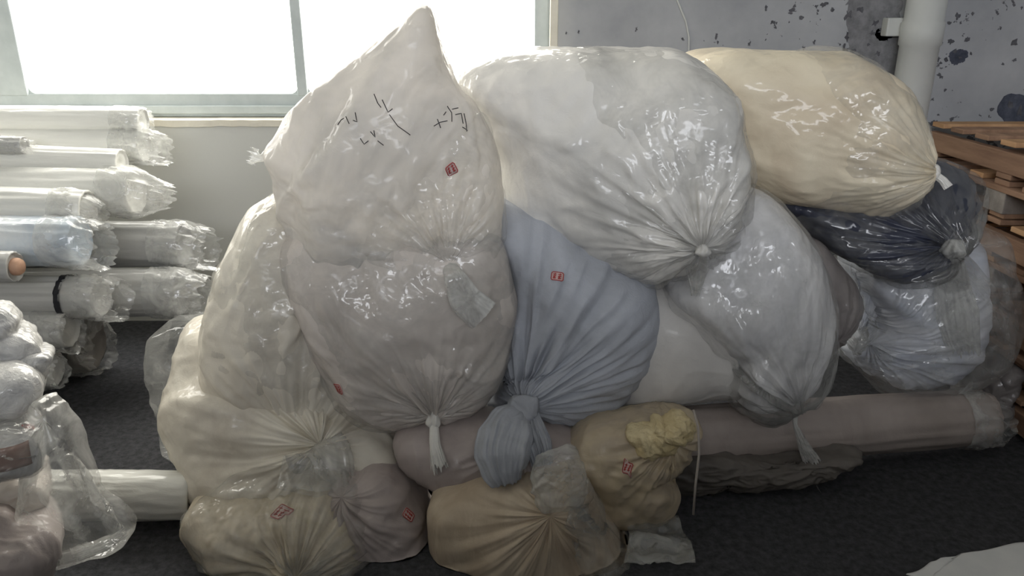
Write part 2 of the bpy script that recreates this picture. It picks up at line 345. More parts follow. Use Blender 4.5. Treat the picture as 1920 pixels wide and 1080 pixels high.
# pipe with bracket
def lathe_tube(path, rad, n=20):
    """tube along a polyline with a radius per point; returns V, F (closed ends)"""
    V, F = [], []; k = len(path)
    for j, p in enumerate(path):
        p = Vector(p); a = Vector(path[max(j-1, 0)]); b = Vector(path[min(j+1, k-1)]); tdir = (b-a).normalized()
        u = tdir.cross(Vector((0, 1, .01))); u = u.normalized() if u.length > 1e-4 else Vector((1, 0, 0)); w = tdir.cross(u).normalized()
        r = rad[j] if isinstance(rad, (list, tuple)) else rad
        for i in range(n):
            q = 2*math.pi*i/n; V.append(tuple(p+u*(r*math.cos(q))+w*(r*math.sin(q))))
    F = grid_faces(k, n); F.append(tuple(range(n-1, -1, -1))); F.append(tuple(range((k-1)*n, k*n)))
    return V, F
px0 = at(1718, 120, WALL_Y-.1).x
pipe = thing('drain_pipe', 'pale vertical pipe fixed to the peeling grey wall', 'pipe', (px0, WALL_Y-.1, 0))
v, f = lathe_tube([(px0, WALL_Y-.1, z) for z in (0.0, .5, 1.0, 1.38, 1.385, 1.48, 1.485, 2.2, ZC)], [.083, .083, .083, .083, .09, .09, .083, .083, .083], 32)
mesh_obj('tube', v, f, M['pipe'], pipe)
boxes('wall_bracket', [(px0-.14, px0-.06, WALL_Y-.06, WALL_Y, 1.42, 1.5)], M['pipe'], pipe, bevel=.006)
# thin cable running down the wall
pts = [at(x, y, WALL_Y-.006) for x, y in ((1262, -60), (1270, 0), (1286, 40), (1292, 70), (1291, 130), (1294, 200))]
v, f = lathe_tube([tuple(p) for p in pts], .0045, 8)
tag(mesh_obj('wall_cable', v, f, M['pipe']), 'thin pale cable hanging down the grey wall above the sacks', 'cable')

# ================================================================== SOFT SACKS
def smooth_closed(pts, n):
    P = np.array(pts, float); k = len(P); out = []
    for i in range(k):
        a, b, c, d = P[i-1], P[i], P[(i+1) % k], P[(i+2) % k]
        for t in np.linspace(0, 1, 14, endpoint=False):
            out.append(.5*((2*b)+(c-a)*t+(2*a-5*b+4*c-d)*t*t+(3*b-a-3*c+d)*t**3))
    out = np.array(out); seg = np.linalg.norm(np.roll(out, -1, 0)-out, axis=1); s = np.concatenate([[0], np.cumsum(seg)])
    tt = np.linspace(0, s[-1], n, endpoint=False); o2 = np.vstack([out, out[:1]])
    return np.stack([np.interp(tt, s, o2[:, 0]), np.interp(tt, s, o2[:, 1])], 1)
def sack_mesh(outline, d, B, K=None, Df=.22, Db=.5, tilt=(0, 0), n=220, nf=84, nb=34, p=2.3, q=3.0, lump=.018, crump=.010, pleat=.012,
              pleat_w=.18, pleat_k=7.0, knot_out=.0, knot_w=.05, seed=0, grow=0.0, back=(0, 0), zmin=.004, shell=False, grain=None, crease=.008, fs=1.0, rim=.5, fold=0.0):
    O = smooth_closed(outline, n)
    K = K or B
    b0 = np.array(at(B[0], B[1], d))
    nrm = np.array((-tilt[0], 1.0, -tilt[1]))                       # plane: y = d + tilt.(x,z)
    def proj(px):
        r = np.array([tuple(ray(x, y)) for x, y in px]); o = np.array((0, 0, EYE))
        tt = ((b0-o)@nrm)/(r@nrm); return o+r*tt[:, None]
    O3 = proj(O); B3 = b0
    if grow:
        dv = O3-B3; O3 = B3+dv*(1+grow/np.linalg.norm(dv, axis=1))[:, None]
    ts = np.sin(np.linspace(0, np.pi/2, nf+1))[1:]; ss = np.cos(np.linspace(0, np.pi/2, nb+1))[1:-1]
    if shell: ss = np.array([.985, .95])
    def plane_y(P): return b0[1]+tilt[0]*(P[:, 0]-b0[0])+tilt[1]*(P[:, 2]-b0[2])
    def build(O3):
        ang = np.arctan2(O3[:, 2]-B3[2], O3[:, 0]-B3[0]); rad = np.hypot(O3[:, 2]-B3[2], O3[:, 0]-B3[0])
        od = np.argsort(ang); A = np.concatenate([ang[od]-2*np.pi, ang[od], ang[od]+2*np.pi]); R = np.concatenate([rad[od]]*3)
        def depth_prof(P):
            a = np.arctan2(P[:, 2]-B3[2], P[:, 0]-B3[0]); r = np.hypot(P[:, 2]-B3[2], P[:, 0]-B3[0])
            rho = np.clip(r/np.interp(a, A, R), 0, 1); return np.clip(1-rho**p, 0, 1)**(1/p)
        K3 = proj([K])[0]
        for _ in range(8):                         # the knot sits on the bulged front, seen at its own pixel
            h = Df*depth_prof(K3[None, :])[0]; g = at(K[0], K[1], plane_y(K3[None, :])[0]-h)
            K3 = np.array((g.x, 0, g.z)); K3[1] = plane_y(K3[None, :])[0]
        rk = np.hypot(K3[0]-B3[0], K3[2]-B3[2]); ak = math.atan2(K3[2]-B3[2], K3[0]-B3[0]); lim = .93*np.interp(ak, A, R)
        if rk > lim: K3 = B3+(K3-B3)*(lim/rk)
        V = [K3[None, :]-np.array([[0, Df*depth_prof(K3[None, :])[0]+knot_out, 0]])]
        for t in ts:
            P = K3+(O3-K3)*t; h = Df*depth_prof(P)
            if t >= ts[-1]-1e-9: h = h*0
            r = np.linalg.norm(P-K3, axis=1); h = h+knot_out*np.exp(-(r/knot_w)**1.3)
            Q = P.copy(); Q[:, 1] -= h; V.append(Q)
        for s in ss:
            hh = Db*(1-s**q)**(1/q); P = B3+(O3-B3)*s
            P[:, 1] += hh; P[:, 0] += back[0]*hh; P[:, 2] += back[1]*hh; V.append(P)
        if not shell: V.append((B3+np.array((back[0]*Db, Db, back[1]*Db)))[None, :])
        return V
    # match the seen outline: bulging fronts stand nearer, so trim the girth to suit
    Bp = np.array(B, float); ta = np.arctan2(O[:, 1]-Bp[1], O[:, 0]-Bp[0]); tr = np.hypot(O[:, 1]-Bp[1], O[:, 0]-Bp[0]); od = np.argsort(ta)
    TA = np.concatenate([ta[od]-2*np.pi, ta[od], ta[od]+2*np.pi]); TR = np.concatenate([tr[od]]*3)
    bins = np.linspace(-np.pi, np.pi, 73)
    for it in range(3):
        X = np.concatenate(build(O3)); yc = X[:, 1]*cP-(X[:, 2]-EYE)*sP; up = X[:, 1]*sP+(X[:, 2]-EYE)*cP
        dx = 960+FPX*X[:, 0]/yc-Bp[0]; dy = 540-FPX*up/yc-Bp[1]; a = np.arctan2(dy, dx); r = np.hypot(dx, dy)/np.interp(a, TA, TR)
        ix = np.clip(np.digitize(a, bins)-1, 0, 71); mx = np.array([r[ix == k].max() if (ix == k).any() else 1.0 for k in range(72)])
        mx = (np.roll(mx, 1)+2*mx+np.roll(mx, -1))/4
        bc = (bins[:-1]+bins[1:])/2; BC = np.concatenate([bc-2*np.pi, bc, bc+2*np.pi]); MX = np.concatenate([mx]*3)
        dvec = O3-B3; oa = np.arctan2(-dvec[:, 2], dvec[:, 0]); k = np.clip(np.interp(oa, BC, MX), .75, 1.3)
        O3 = B3+dvec/(k**.8)[:, None]
    V = build(O3)
    X = np.concatenate(V); rings = nf+len(ss)
    F = [(0, 1+(i+1) % n, 1+i) for i in range(n)]
    F += [tuple(x+1 for x in (g[0], g[1], g[2], g[3])) for g in grid_faces(rings, n)]
    last = len(X)-1; base = 1+(rings-1)*n
    if not shell: F += [(last, base+i, base+(i+1) % n) for i in range(n)]
    me = bpy.data.meshes.new('sack'); me.from_pydata(X.tolist(), [], F); me.update()
    nv = np.empty(len(X)*3, 'f'); me.vertex_normals.foreach_get('vector', nv); nv = nv.reshape(-1, 3).astype(float)
    c = X.mean(0)
    if (nv*(X-c)).sum() < 0: me.flip_normals(); nv = -nv
    off = seed*7.31; X0 = X; X = X*fs
    # soft lumps, tension folds, creases
    D = lump*fbm(X*3.2+off, 2)*1.6
    wv = np.stack([pn(X*3+off+5), pn(X*3+off+9), pn(X*3+off+13)], 1)
    Xw = X+wv*.09
    st = RND_STRETCH(seed, grain)
    D += crump*ridge((Xw@st)*6.0+off, 3)*.9
    if fold: D += fold*ridge((Xw@st)*2.6+off+21, 2)           # broad slack folds
    fine = np.clip(fbm(X*2.3+off+40, 2)*1.6+.45, 0, 1)
    D += crump*.55*fine*ridge((Xw@st.T)*15+off+3, 2)
    for k, sc in ((0, 3.0), (1, 5.5)):             # long pinched film creases
        nn = pn((Xw@st)*sc+off+60+k*7); mk = np.clip(pn(X*2.7+off+80+k*5)*2.2+.35, 0, 1)
        D += crease/(1+.6*k)*np.exp(-(nn/.055)**2)*mk
    if pleat:
        ang = np.zeros(len(X)); ang[1:1+rings*n] = np.tile(np.arange(n)*2*np.pi/n, rings)
        # true bearing about the knot
        X = X0; dx = X-V[0][0]; bear = np.arctan2(dx[:, 2], dx[:, 0]); r = np.linalg.norm(dx, axis=1)
        pc = np.stack([np.cos(bear)*pleat_k*.5+off, np.sin(bear)*pleat_k*.5, r*2.4+off], 1)
        pl = ridge(pc, 2)
        amp = np.exp(-r/pleat_w)*np.clip(r/.05, 0, 1)
        front = (X[:, 1] < c[1]+.15)
        D += pleat*1.5*pl*amp*front
    D *= rim+(1-rim)*np.abs(nv[:, 1])              # taut along the flanks
    X2 = X0+nv*D[:, None]
    X2[:, 2] = np.maximum(X2[:, 2], zmin)
    me.vertices.foreach_set('co', X2.astype('f').ravel()); me.update()
    me.polygons.foreach_set('use_smooth', [True]*len(me.polygons))
    return me, X2, Vector(V[0][0])
def RND_STRETCH(seed, grain=None):
    r = np.random.RandomState(seed+11); m = r.normal(size=(3, 3))
    if grain is not None: m[:, 0] = grain
    qm, _ = np.linalg.qr(m)
    return qm@np.diag([.4, 1.0, 1.25])
BVH = {}
def sack(name, label, outline, d, B, mat, cat='sack', part='body', group='sacks in the pile', **kw):
    me, X, tip = sack_mesh(outline, d, B, **kw)
    lo = X.min(0); root = thing(name, label, cat, (float(X[:, 0].mean()), float(X[:, 1].mean()), float(lo[2])), group)
    me.materials.append(mat); me.name = name+'_'+part
    o = bpy.data.objects.new(part, me); C.objects.link(o); attach(o, root)
    BVH[root.name] = BVHTree.FromPolygons([tuple(x) for x in X], [tuple(pp.vertices) for pp in me.polygons])
    root['_tip'] = 0; del root['_tip']
    root_tip[root.name] = tip
    return root
root_tip = {}
def film_over(root, outline, d, B, mat, name='plastic_film', **kw):
    kw.setdefault('shell', True)
    me, X, tip = sack_mesh(outline, d, B, **kw)
    me.materials.append(mat); o = bpy.data.objects.new(name, me); C.objects.link(o); attach(o, root); return o
def hit(root, px, py):
    o = Vector((0, 0, EYE)); r = ray(px, py).normalized(); h = BVH[root.name].ray_cast(o, r)
    return (h[0], h[1]) if h[0] else None
def over(px, py, off=.015):
    # point just in front of whatever sack is first met along this line of sight
    o = Vector((0, 0, EYE)); r = ray(px, py).normalized(); best = None
    for b in BVH.values():
        h = b.ray_cast(o, r)
        if h[0] and (best is None or h[3] < best): best = h[3]
    return o+r*((best or 2.3)-off)
def drop(root, p, nr, off):
    h = BVH[root.name].ray_cast(p+nr*.08, -nr)
    return (h[0]+nr*off) if h[0] else p+nr*off
def sticker(root, px, py, w=.045, h=.035, rot=0.0):
    """small paper label with red border and red characters, laid on the sack"""
    hh = hit(root, px, py)
    if not hh: return
    p, nr = hh
    if nr.dot(ray(px, py)) > 0: nr = -nr
    u = Vector((0, 0, 1)).cross(nr).normalized(); v = nr.cross(u)
    cu, su = math.cos(rot), math.sin(rot); u, v = u*cu+v*su, v*cu-u*su
    nx, ny = 9, 7; V = []
    for off in (.0025,):
        for j in range(ny):
            for i in range(nx):
                a = (i/(nx-1)-.5)*w; b = (j/(ny-1)-.5)*h
                if i in (0, nx-1) and j in (0, ny-1): a *= .9; b *= .9
                V.append(drop(root, p+u*a+v*b, nr, off))
    F = grid_faces(ny, nx, wrap=False)
    o = mesh_obj('paper_sticker', V, F, M['sticker'], root); o['label'] = 'small red-printed paper sticker'
    md = o.modifiers.new('thick', 'SOLIDIFY'); md.thickness = .001
    strokes = []
    e = .46
    ring = [(-e, -e*.7), (-e*.8, -e), (e*.8, -e), (e, -e*.7), (e, e*.7), (e*.8, e), (-e*.8, e), (-e, e*.7), (-e, -e*.7)]
    strokes.append([(a*w, b*h) for a, b in ring])
    rr = random.Random(int(px))
    for cx in (-.2, .2):
        for k in range(3): strokes.append([((cx-.13)*w, (-.25+.22*k)*h), ((cx+.13)*w, (-.22+.22*k)*h)])
        strokes.append([(cx*w, -.32*h), ((cx+.02)*w, .34*h)])
        strokes.append([((cx-.1)*w, -.3*h), ((cx-.02)*w, .0*h)])
    ribbons('red_print', root, p, nr, u, v, strokes, .0024, M['red'], o, .0045)
def ribbons(name, root, p, nr, u, v, strokes, wd, mat, parent, off):
    V, F = [], []
    for s in strokes:
        q = []
        for (a, b), (a2, b2) in zip(s[:-1], s[1:]):
            k = max(2, int(math.hypot(a2-a, b2-b)/.008)+1)
            for i in range(k): q.append((a+(a2-a)*i/k, b+(b2-b)*i/k))
        q.append(s[-1])
        base = len(V)
        for i, (a, b) in enumerate(q):
            a0, b0 = q[max(i-1, 0)]; a1, b1 = q[min(i+1, len(q)-1)]; L = math.hypot(a1-a0, b1-b0) or 1; nx, ny = -(b1-b0)/L, (a1-a0)/L
            c = drop(root, p+u*a+v*b, nr, off)
            V += [c+(u*nx+v*ny)*wd*.5, c-(u*nx+v*ny)*wd*.5]
        for i in range(len(q)-1): F.append((base+2*i, base+2*i+1, base+2*i+3, base+2*i+2))
    o = mesh_obj(name, V, F, mat, None); o.parent = parent
    if parent.type == 'EMPTY': o.matrix_parent_inverse = Matrix.Translation(-parent.location)
    m = o.modifiers.new('thick', 'SOLIDIFY'); m.thickness = .0006
    return o
def tail(root, name, path, widths, thick, mat, pleats=5, amp=.3, n=72, rows=40, seed=0, ragged=.0, open_end=True, curl=0.0):
    """gathered, pleated tail of a tied sack, fanning out along a path of world points"""
    P = [Vector(x) for x in path]; L = [0]
    for a, b in zip(P[:-1], P[1:]): L.append(L[-1]+(b-a).length)
    rs = np.linspace(0, 1, rows); V = []
    ar = np.array([list(x) for x in P]); Ln = np.array(L)/L[-1]
    cx = np.stack([np.interp(rs, Ln, ar[:, k]) for k in range(3)], 1)
    for _ in range(3): cx[1:-1] = (cx[:-2]+2*cx[1:-1]+cx[2:])/4
    W = np.interp(rs, np.linspace(0, 1, len(widths)), widths); TH = np.interp(rs, np.linspace(0, 1, len(thick)), thick)
    ph = np.linspace(0, 2*np.pi, n, endpoint=False); rg = np.random.RandomState(seed); f0 = rg.uniform(0, 6)
    for j in range(rows):
        tdir = Vector(cx[min(j+1, rows-1)]-cx[max(j-1, 0)]).normalized(); view = (Vector(cx[j])-Vector((0, 0, EYE))).normalized()
        u = tdir.cross(view).normalized(); w = u.cross(tdir).normalized()
        x = np.cos(ph); y = np.sin(ph)
        qv = np.stack([x*pleats*.5+f0+.4*np.sin(rs[j]*3), y*.35, np.full(n, rs[j]*1.1+seed)], 1)
        fold = ridge(qv, 2)
        rim = 1+.10*np.sin(ph*3+f0)*rs[j]
        a = x*W[j]*rim; b = y*TH[j]+fold*W[j]*amp*(.3+.7*rs[j])
        ex = ragged*rs[j]**6*pn(np.stack([x*4+seed, y*2, np.zeros(n)], 1))*1.6
        pt = cx[j]+np.outer(a, u)+np.outer(b, w)+np.outer(ex+curl*rs[j]**2*np.abs(x)*W[j], tdir); V.append(pt)
    V = np.concatenate(V); F = grid_faces(rows, n)
    if not open_end: F.append(tuple(range((rows-1)*n, rows*n)))
    V[:, 2] = np.maximum(V[:, 2], .004)
    return mesh_obj(name, V, F, mat, root)
def knot(root, p, r, mat, name='knot', axis=(0, -.5, -1), seed=0, squash=.8):
    """a tied lump: swollen spiral fold round a pinch"""
    n, rows = 48, 30; V = []; ax = Vector(axis).normalized(); u = ax.cross(Vector((1, .2, 0))).normalized(); w = ax.cross(u)
    for j in range(rows):
        t = j/(rows-1); a = math.pi*t; rad = r*(math.sin(a)**.7)*(1+.12*math.cos(3*a)); z = -math.cos(a)*r*squash*1.15
        for i in range(n):
            q = 2*math.pi*i/n; k = 1+.13*math.sin(3*q+5*t+seed)+.06*math.sin(8*q-7*t)
            V.append(tuple(Vector(p)+u*(rad*k*math.cos(q))+w*(rad*k*math.sin(q))+ax*z))
    V = np.array(V); V += (pn(V*40+seed)*r*.18)[:, None]
    return mesh_obj(name, V, grid_faces(rows, n), mat, root)

bare_patch([(1592,-20),(1640,-22),(1690,-18),(1688,40),(1692,100),(1680,150),(1640,135),(1600,120),(1588,60)], 1)
for k, q in enumerate(([(1870,200),(1885,180),(1905,176),(1960,190),(1970,240),(1900,238),(1880,225)], [(1780,100),(1800,92),(1815,100),(1806,116),(1785,120)], [(1640,60),(1665,50),(1672,70),(1650,76)])):
    bare_patch(q, 5+k, 1.1); bpy.context.scene.collection.objects[-1].data.materials[0] = M['stain']
# ---- bottom layer -------------------------------------------------
s5 = sack('tied_sack', 'butter-coloured sack at the bottom left, gathered to a knot at the lower edge', 
     [(375,935),(450,895),(560,880),(640,885),(690,930),(705,1000),(700,1090),(660,1150),(560,1190),(450,1160),(390,1090),(362,1010),(357,960)], 1.92, (535,1020), M['butter'],
     K=(562,1064), Df=.17, Db=.3, knot_out=.03, pleat=.035, pleat_w=.2, pleat_k=9, crump=.014, fold=.025, seed=5)
tail(s5, 'tail', [root_tip[s5.name]+Vector((0, .02, .01)), root_tip[s5.name]+Vector((0, -.03, -.03)), root_tip[s5.name]+Vector((.0, -.05, -.08))], [.015, .03, .045], [.012, .015, .02], M['knot'], seed=4, ragged=.02)
sticker(s5, 527, 960, .042, .05, .5)
s6 = sack('tied_sack', 'mauve-grey sack on the floor between the butter sack and the peach sack',
     [(640,870),(700,845),(760,860),(800,915),(815,980),(812,1040),(780,1090),(700,1120),(620,1090),(590,960)], 1.98, (715,985), M['mauve'], K=(640,930), Df=.15, Db=.25, pleat=.018, seed=6, crump=.016)
sticker(s6, 765, 966, .03, .04, .4)
s8 = sack('tied_sack', 'dim mauve sack squeezed behind the tail of the blue-grey sack',
     [(735,830),(760,785),(830,765),(950,770),(1060,800),(1085,840),(1070,900),(960,950),(850,945),(790,910),(750,880)], 2.06, (900,860), M['mauve'], K=(980,800), Df=.14, Db=.18, pleat=.016, seed=8)
s7 = sack('tied_sack', 'peach sack with film-striped right side at the bottom centre',
     [(828,895),(875,866),(945,850),(1020,845),(1075,852),(1103,890),(1132,950),(1158,1010),(1168,1070),(1160,1150),(1080,1220),(960,1240),(870,1180),(825,1080),(806,1000),(808,940)], 1.9, (975,1030), M['peach'],
     K=(1030,925), crease=.004, Df=.15, Db=.3, pleat=.014, pleat_w=.3, pleat_k=10, fold=.012, seed=7, crump=.008, lump=.016)
s20 = sack('tied_sack', 'butter-yellow sack with red sticker under the white ones, beside the peach sack',
     [(1060,830),(1110,775),(1200,762),(1290,770),(1312,800),(1300,850),(1265,890),(1272,930),(1250,975),(1200,1000),(1130,990),(1090,920)], 2.06, (1175,880), M['butter2'], K=(1250,800), Df=.13, Db=.16, pleat=.02, seed=20, crump=.015)
sticker(s20, 1177, 878, .028, .034, .2)
fl = sack_mesh([(1175,812),(1190,800),(1215,792),(1225,778),(1245,782),(1262,774),(1285,776),(1303,800),(1292,822),(1272,828),(1262,846),(1235,852),(1220,868),(1195,852),(1185,835)], 1.965, (1238,815), Df=.035, Db=.06, n=140, nf=50, nb=14, lump=.02, crump=.022, crease=.0, pleat=0, seed=33, fs=2.5)[0]
fl.materials.append(M['foam']); o = bpy.data.objects.new('fleece_scrap', fl); C.objects.link(o); attach(o, s20); o['label'] = 'crumpled yellow fleece bulging from the sack'
s4 = sack('tied_sack', 'ivory sack low on the left side, standing behind the bottom butter sack',
     [(375,603),(450,590),(600,600),(700,700),(748,800),(745,850),(715,870),(640,900),(560,930),(480,940),(400,940),(350,918),(325,860),(314,790),(316,700),(335,640)], 2.2, (520,790), M['ivory'],
     K=(600,835), Df=.22, Db=.3, tilt=(0, .55), pleat=.04, pleat_w=.25, pleat_k=8, fold=.04, grain=(1, 0, -.3), seed=4, crump=.014)
film_over(s4, [(330,600),(420,590),(480,700),(470,850),(400,900),(330,890),(300,800),(275,700),(290,630)], 2.45, (370,740), M['film'], Df=.1, Db=.3, n=140, nf=50, nb=20, crump=.02, seed=41)
# ---- middle layer -------------------------------------------------
s14 = sack('tied_sack', 'smooth shell-white sack lying behind the blue-grey sack and the clear-wrapped one',
     [(1200,515),(1300,515),(1380,560),(1420,660),(1410,740),(1330,754),(1230,758),(1150,752),(1130,680),(1160,580)], 2.38, (1280,650), M['plainwhite'], Df=.2, Db=.25, crump=.004, crease=.003, pleat=0, seed=14)
s9 = sack('cloth_sack', 'blue-grey cotton sack tied with its own cloth in a large knot',
     [(920,375),(1000,390),(1120,430),(1210,500),(1236,570),(1234,640),(1200,710),(1150,772),(1090,803),(1030,808),(970,795),(915,780),(885,762),(915,720),(935,640),(940,560),(930,470)], 2.32, (1085,610), M['bluegrey'],
     K=(980,742), Df=.22, Db=.22, knot_out=.05, knot_w=.07, pleat=.045, pleat_w=.3, pleat_k=13, crump=.004, crease=.003, lump=.012, seed=9)
sticker(s9, 1045, 518, .038, .026, -.05)
s3 = sack('tied_sack', 'cream-lit sack on the left flank under the peaked sack',
     [(525,360),(580,370),(640,480),(680,620),(690,740),(650,800),(600,815),(530,802),(470,790),(410,757),(385,700),(385,630),(397,570),(420,500),(455,440),(490,385)], 2.28, (535,600), M['ivory'],
     K=(601,800), Df=.24, Db=.35, pleat=.035, pleat_w=.28, pleat_k=8, fold=.035, grain=(.4, 0, 1), seed=3, crump=.016, crease=.012, knot_out=.04)
s15 = sack('tied_sack', 'taupe-grey sack showing as a sliver beside the clear-wrapped white sack',
     [(1460,425),(1530,450),(1585,508),(1615,565),(1608,612),(1575,657),(1530,672),(1480,640),(1450,540)], 2.4, (1535,560), M['taupe'], K=(1572,640), Df=.12, Db=.3, pleat=.012, seed=15, n=160, nf=60, nb=24)
s16 = sack('tied_sack', 'blue-white sack in loose clear film at the right end of the pile',
     [(1575,480),(1650,450),(1760,430),(1820,450),(1850,520),(1860,600),(1840,670),(1790,712),(1710,722),(1650,705),(1605,675),(1575,645),(1585,600),(1600,540)], 2.62, (1720,600), M['bluewhite'], K=(1595,630), Df=.18, Db=.35, pleat=.035, pleat_w=.35, pleat_k=9, seed=16)
film_over(s16, [(1570,470),(1650,440),(1780,420),(1855,425),(1897,480),(1917,560),(1914,640),(1885,700),(1800,742),(1700,747),(1640,722),(1600,684),(1562,650),(1575,600),(1590,540)], 2.6, (1735,600), M['film'],
     K=(1580,645), Df=.22, Db=.35, pleat=.03, pleat_w=.3, seed=61, crump=.012, lump=.012, grow=.004)
s13 = sack('tied_sack', 'white sack in tight clear film hanging to a thin tied tail, right of centre',
     [(1310,400),(1380,345),(1440,370),(1500,435),(1540,510),(1560,600),(1554,670),(1525,725),(1480,755),(1430,765),(1395,755),(1372,725),(1355,670),(1310,610),(1265,560),(1250,520),(1270,450)], 2.3, (1435,580), M['coolwhite'],
     grain=(0, .2, 1), K=(1476,740), Df=.2, Db=.22, pleat=.026, pleat_w=.3, pleat_k=9, seed=13, crump=.014, crease=.01)
film_over(s13, [(1310,398),(1380,340),(1442,366),(1503,433),(1545,510),(1565,600),(1560,680),(1533,738),(1490,772),(1440,787),(1393,776),(1362,737),(1346,680),(1302,618),(1250,560),(1240,518),(1266,450)], 2.29, (1437,582), M['film_streak'],
     grain=(0, 0, 1), K=(1478,768), Df=.215, Db=.35, pleat=.035, pleat_w=.3, pleat_k=10, seed=63, crump=.016, knot_out=.03, knot_w=.03)
s2 = sack('tied_sack', 'bulging shell-grey sack under the peaked one with a short white tail',
     [(545,440),(600,410),(750,400),(900,410),(940,450),(960,530),(963,600),(953,670),(923,730),(878,767),(815,787),(740,800),(680,790),(640,762),(605,700),(570,620),(540,540),(530,480)], 2.18, (755,615), M['shell'],
     K=(816,770), Df=.2, Db=.22, pleat=.024, pleat_w=.18, pleat_k=9, fold=.018, seed=2, crump=.013, crease=.012, knot_out=.03)
sticker(s2, 636, 728, .03, .035, .2)
# ---- top layer ----------------------------------------------------
s12 = sack('tied_sack', 'charcoal-navy sack in clear film squeezed under the cream sack',
     [(1430,355),(1480,325),(1600,305),(1720,298),(1780,312),(1820,340),(1828,390),(1815,430),(1790,470),(1760,514),(1690,528),(1610,500),(1530,450),(1470,400)], 2.5, (1640,425), M['navy'],
     K=(1770,460), Df=.17, Db=.28, tilt=(0, .5), pleat=.03, pleat_w=.35, pleat_k=9, seed=12, crump=.010)
film_over(s12, [(1440,350),(1500,320),(1600,302),(1720,294),(1790,308),(1840,342),(1851,390),(1835,432),(1798,470),(1763,518),(1690,533),(1608,505),(1527,455),(1467,405)], 2.5, (1645,425), M['film_thin'],
     K=(1780,462), Df=.185, Db=.35, tilt=(0, .5), pleat=.04, pleat_w=.25, pleat_k=10, seed=64, crump=.012, knot_out=.05, knot_w=.05)
s11 = sack('tied_sack', 'cream sack on top at the right, tied with a small white knob',
     [(1285,108),(1420,95),(1500,96),(1580,100),(1650,140),(1700,190),(1730,250),(1737,310),(1730,350),(1690,393),(1620,408),(1520,392),(1440,368),(1390,345),(1330,300),(1290,200)], 2.52, (1540,250), M['cream'],
     K=(1726,318), Df=.24, Db=.4, pleat=.022, pleat_w=.25, pleat_k=9, fold=.02, grain=(1, 0, -.3), seed=11, crump=.011, crease=.012, lump=.022, tilt=(-.1, 0), knot_out=.03)
s10 = sack('tied_sack', 'largest white sack on top of the pile, knotted at its lower right',
     [(855,142),(920,105),(1000,90),(1080,92),(1160,96),(1260,98),(1330,128),(1378,180),(1396,260),(1402,350),(1385,420),(1340,480),(1280,515),(1200,529),(1100,492),(1000,442),(950,390),(930,300),(895,205)], 2.36, (1190,310), M['white'],
     K=(1312,462), Df=.28, Db=.4, tilt=(-.35, 0), pleat=.032, pleat_w=.22, pleat_k=8, fold=.014, seed=10, crump=.011, crease=.01, lump=.022, p=2.8, knot_out=.03)
s1 = sack('peaked_sack', 'tall white sack with a peaked top in front of the window',
     [(800,11),(822,60),(838,110),(862,165),(897,205),(922,260),(936,330),(938,410),(926,470),(880,525),(800,560),(710,572),(640,550),(580,510),(545,450),(528,385),(515,330),(497,290),(520,255),(560,200),(620,150),(690,95),(750,50)], 2.2, (735,340), M['spire'],
     K=(838,486), Df=.17, Db=.18, pleat=.028, pleat_w=.16, pleat_k=8, fold=.035, seed=1, crump=.018, crease=.022, lump=.012, rim=.2, n=280, nf=110, grain=(.6, 0, 1))
sticker(s1, 845, 317, .032, .034, .5)
def writing(root, px, py, strokes, wd):
    p, nr = hit(root, px, py)
    u = Vector((0, 0, 1)).cross(nr).normalized(); v = nr.cross(u); s = p.y/FPX*1.04
    for st in strokes:
        ribbons('marker_stroke', root, p, nr, u, v, [[((x-px)*s, -(y-py)*s) for x, y in st]], wd, M['ink'], root, .004)
writing(s1, 690, 235, [[(634,232),(640,224),(646,221)],[(650,218),(657,232)],[(664,226),(671,229),(668,212)],[(702,180),(708,196),(714,204)],[(716,190),(726,212),(734,206)],[(728,216),(742,236),(764,252)],
                       [(676,258),(682,268),(690,262)],[(694,246),(702,256),(700,244)],[(706,262),(716,270)]], .0022)
writing(s1, 850, 224, [[(812,234),(824,228),(838,226)],[(820,222),(824,238)],[(842,200),(848,212),(846,228)],[(850,206),(862,204)],[(854,216),(866,214),(868,232)],[(872,214),(876,246)],[(866,238),(878,244)],[(832,216),(838,210)]], .0022)

def wrap(root, outline, d, B, seed, off=.010, **kw):
    film_over(root, outline, d-off, B, M['film_wrap'], seed=seed, n=220, nf=90, grow=.004, crump=kw.pop('crump', .016), crease=kw.pop('crease', .012), **kw)
wrap(s10, [(1050,110),(1160,96),(1260,98),(1330,128),(1380,180),(1399,260),(1405,350),(1388,420),(1342,482),(1280,518),(1200,531),(1100,494),(1050,440),(1020,300)], 2.34, (1225,310), 210, K=(1312,462), Df=.27, Db=.1, tilt=(-.35, 0), pleat=.035, pleat_w=.25, pleat_k=9, p=2.8, knot_out=.03)
wrap(s1, [(700,240),(800,200),(895,215),(924,262),(938,330),(940,410),(928,472),(880,527),(800,562),(710,574),(640,552),(585,500),(600,420),(640,320)], 2.2, (760,390), 201, K=(838,486), Df=.16, Db=.06, pleat=.03, pleat_w=.18, crump=.022, crease=.018)
wrap(s2, [(545,440),(600,410),(750,400),(900,410),(942,450),(962,530),(965,600),(955,670),(925,730),(880,769),(815,789),(740,803),(680,792),(638,762),(603,700),(568,620),(538,540),(528,480)], 2.18, (755,615), 202, K=(816,770), Df=.2, Db=.1, pleat=.026, pleat_w=.2, knot_out=.03)
wrap(s3, [(525,360),(580,370),(640,480),(680,620),(690,740),(650,800),(600,817),(530,804),(470,792),(408,757),(383,700),(383,630),(395,570),(418,500),(453,440),(488,383)], 2.28, (535,600), 203, K=(601,800), Df=.24, Db=.1, pleat=.035, pleat_w=.28, knot_out=.04, crump=.024, crease=.018)
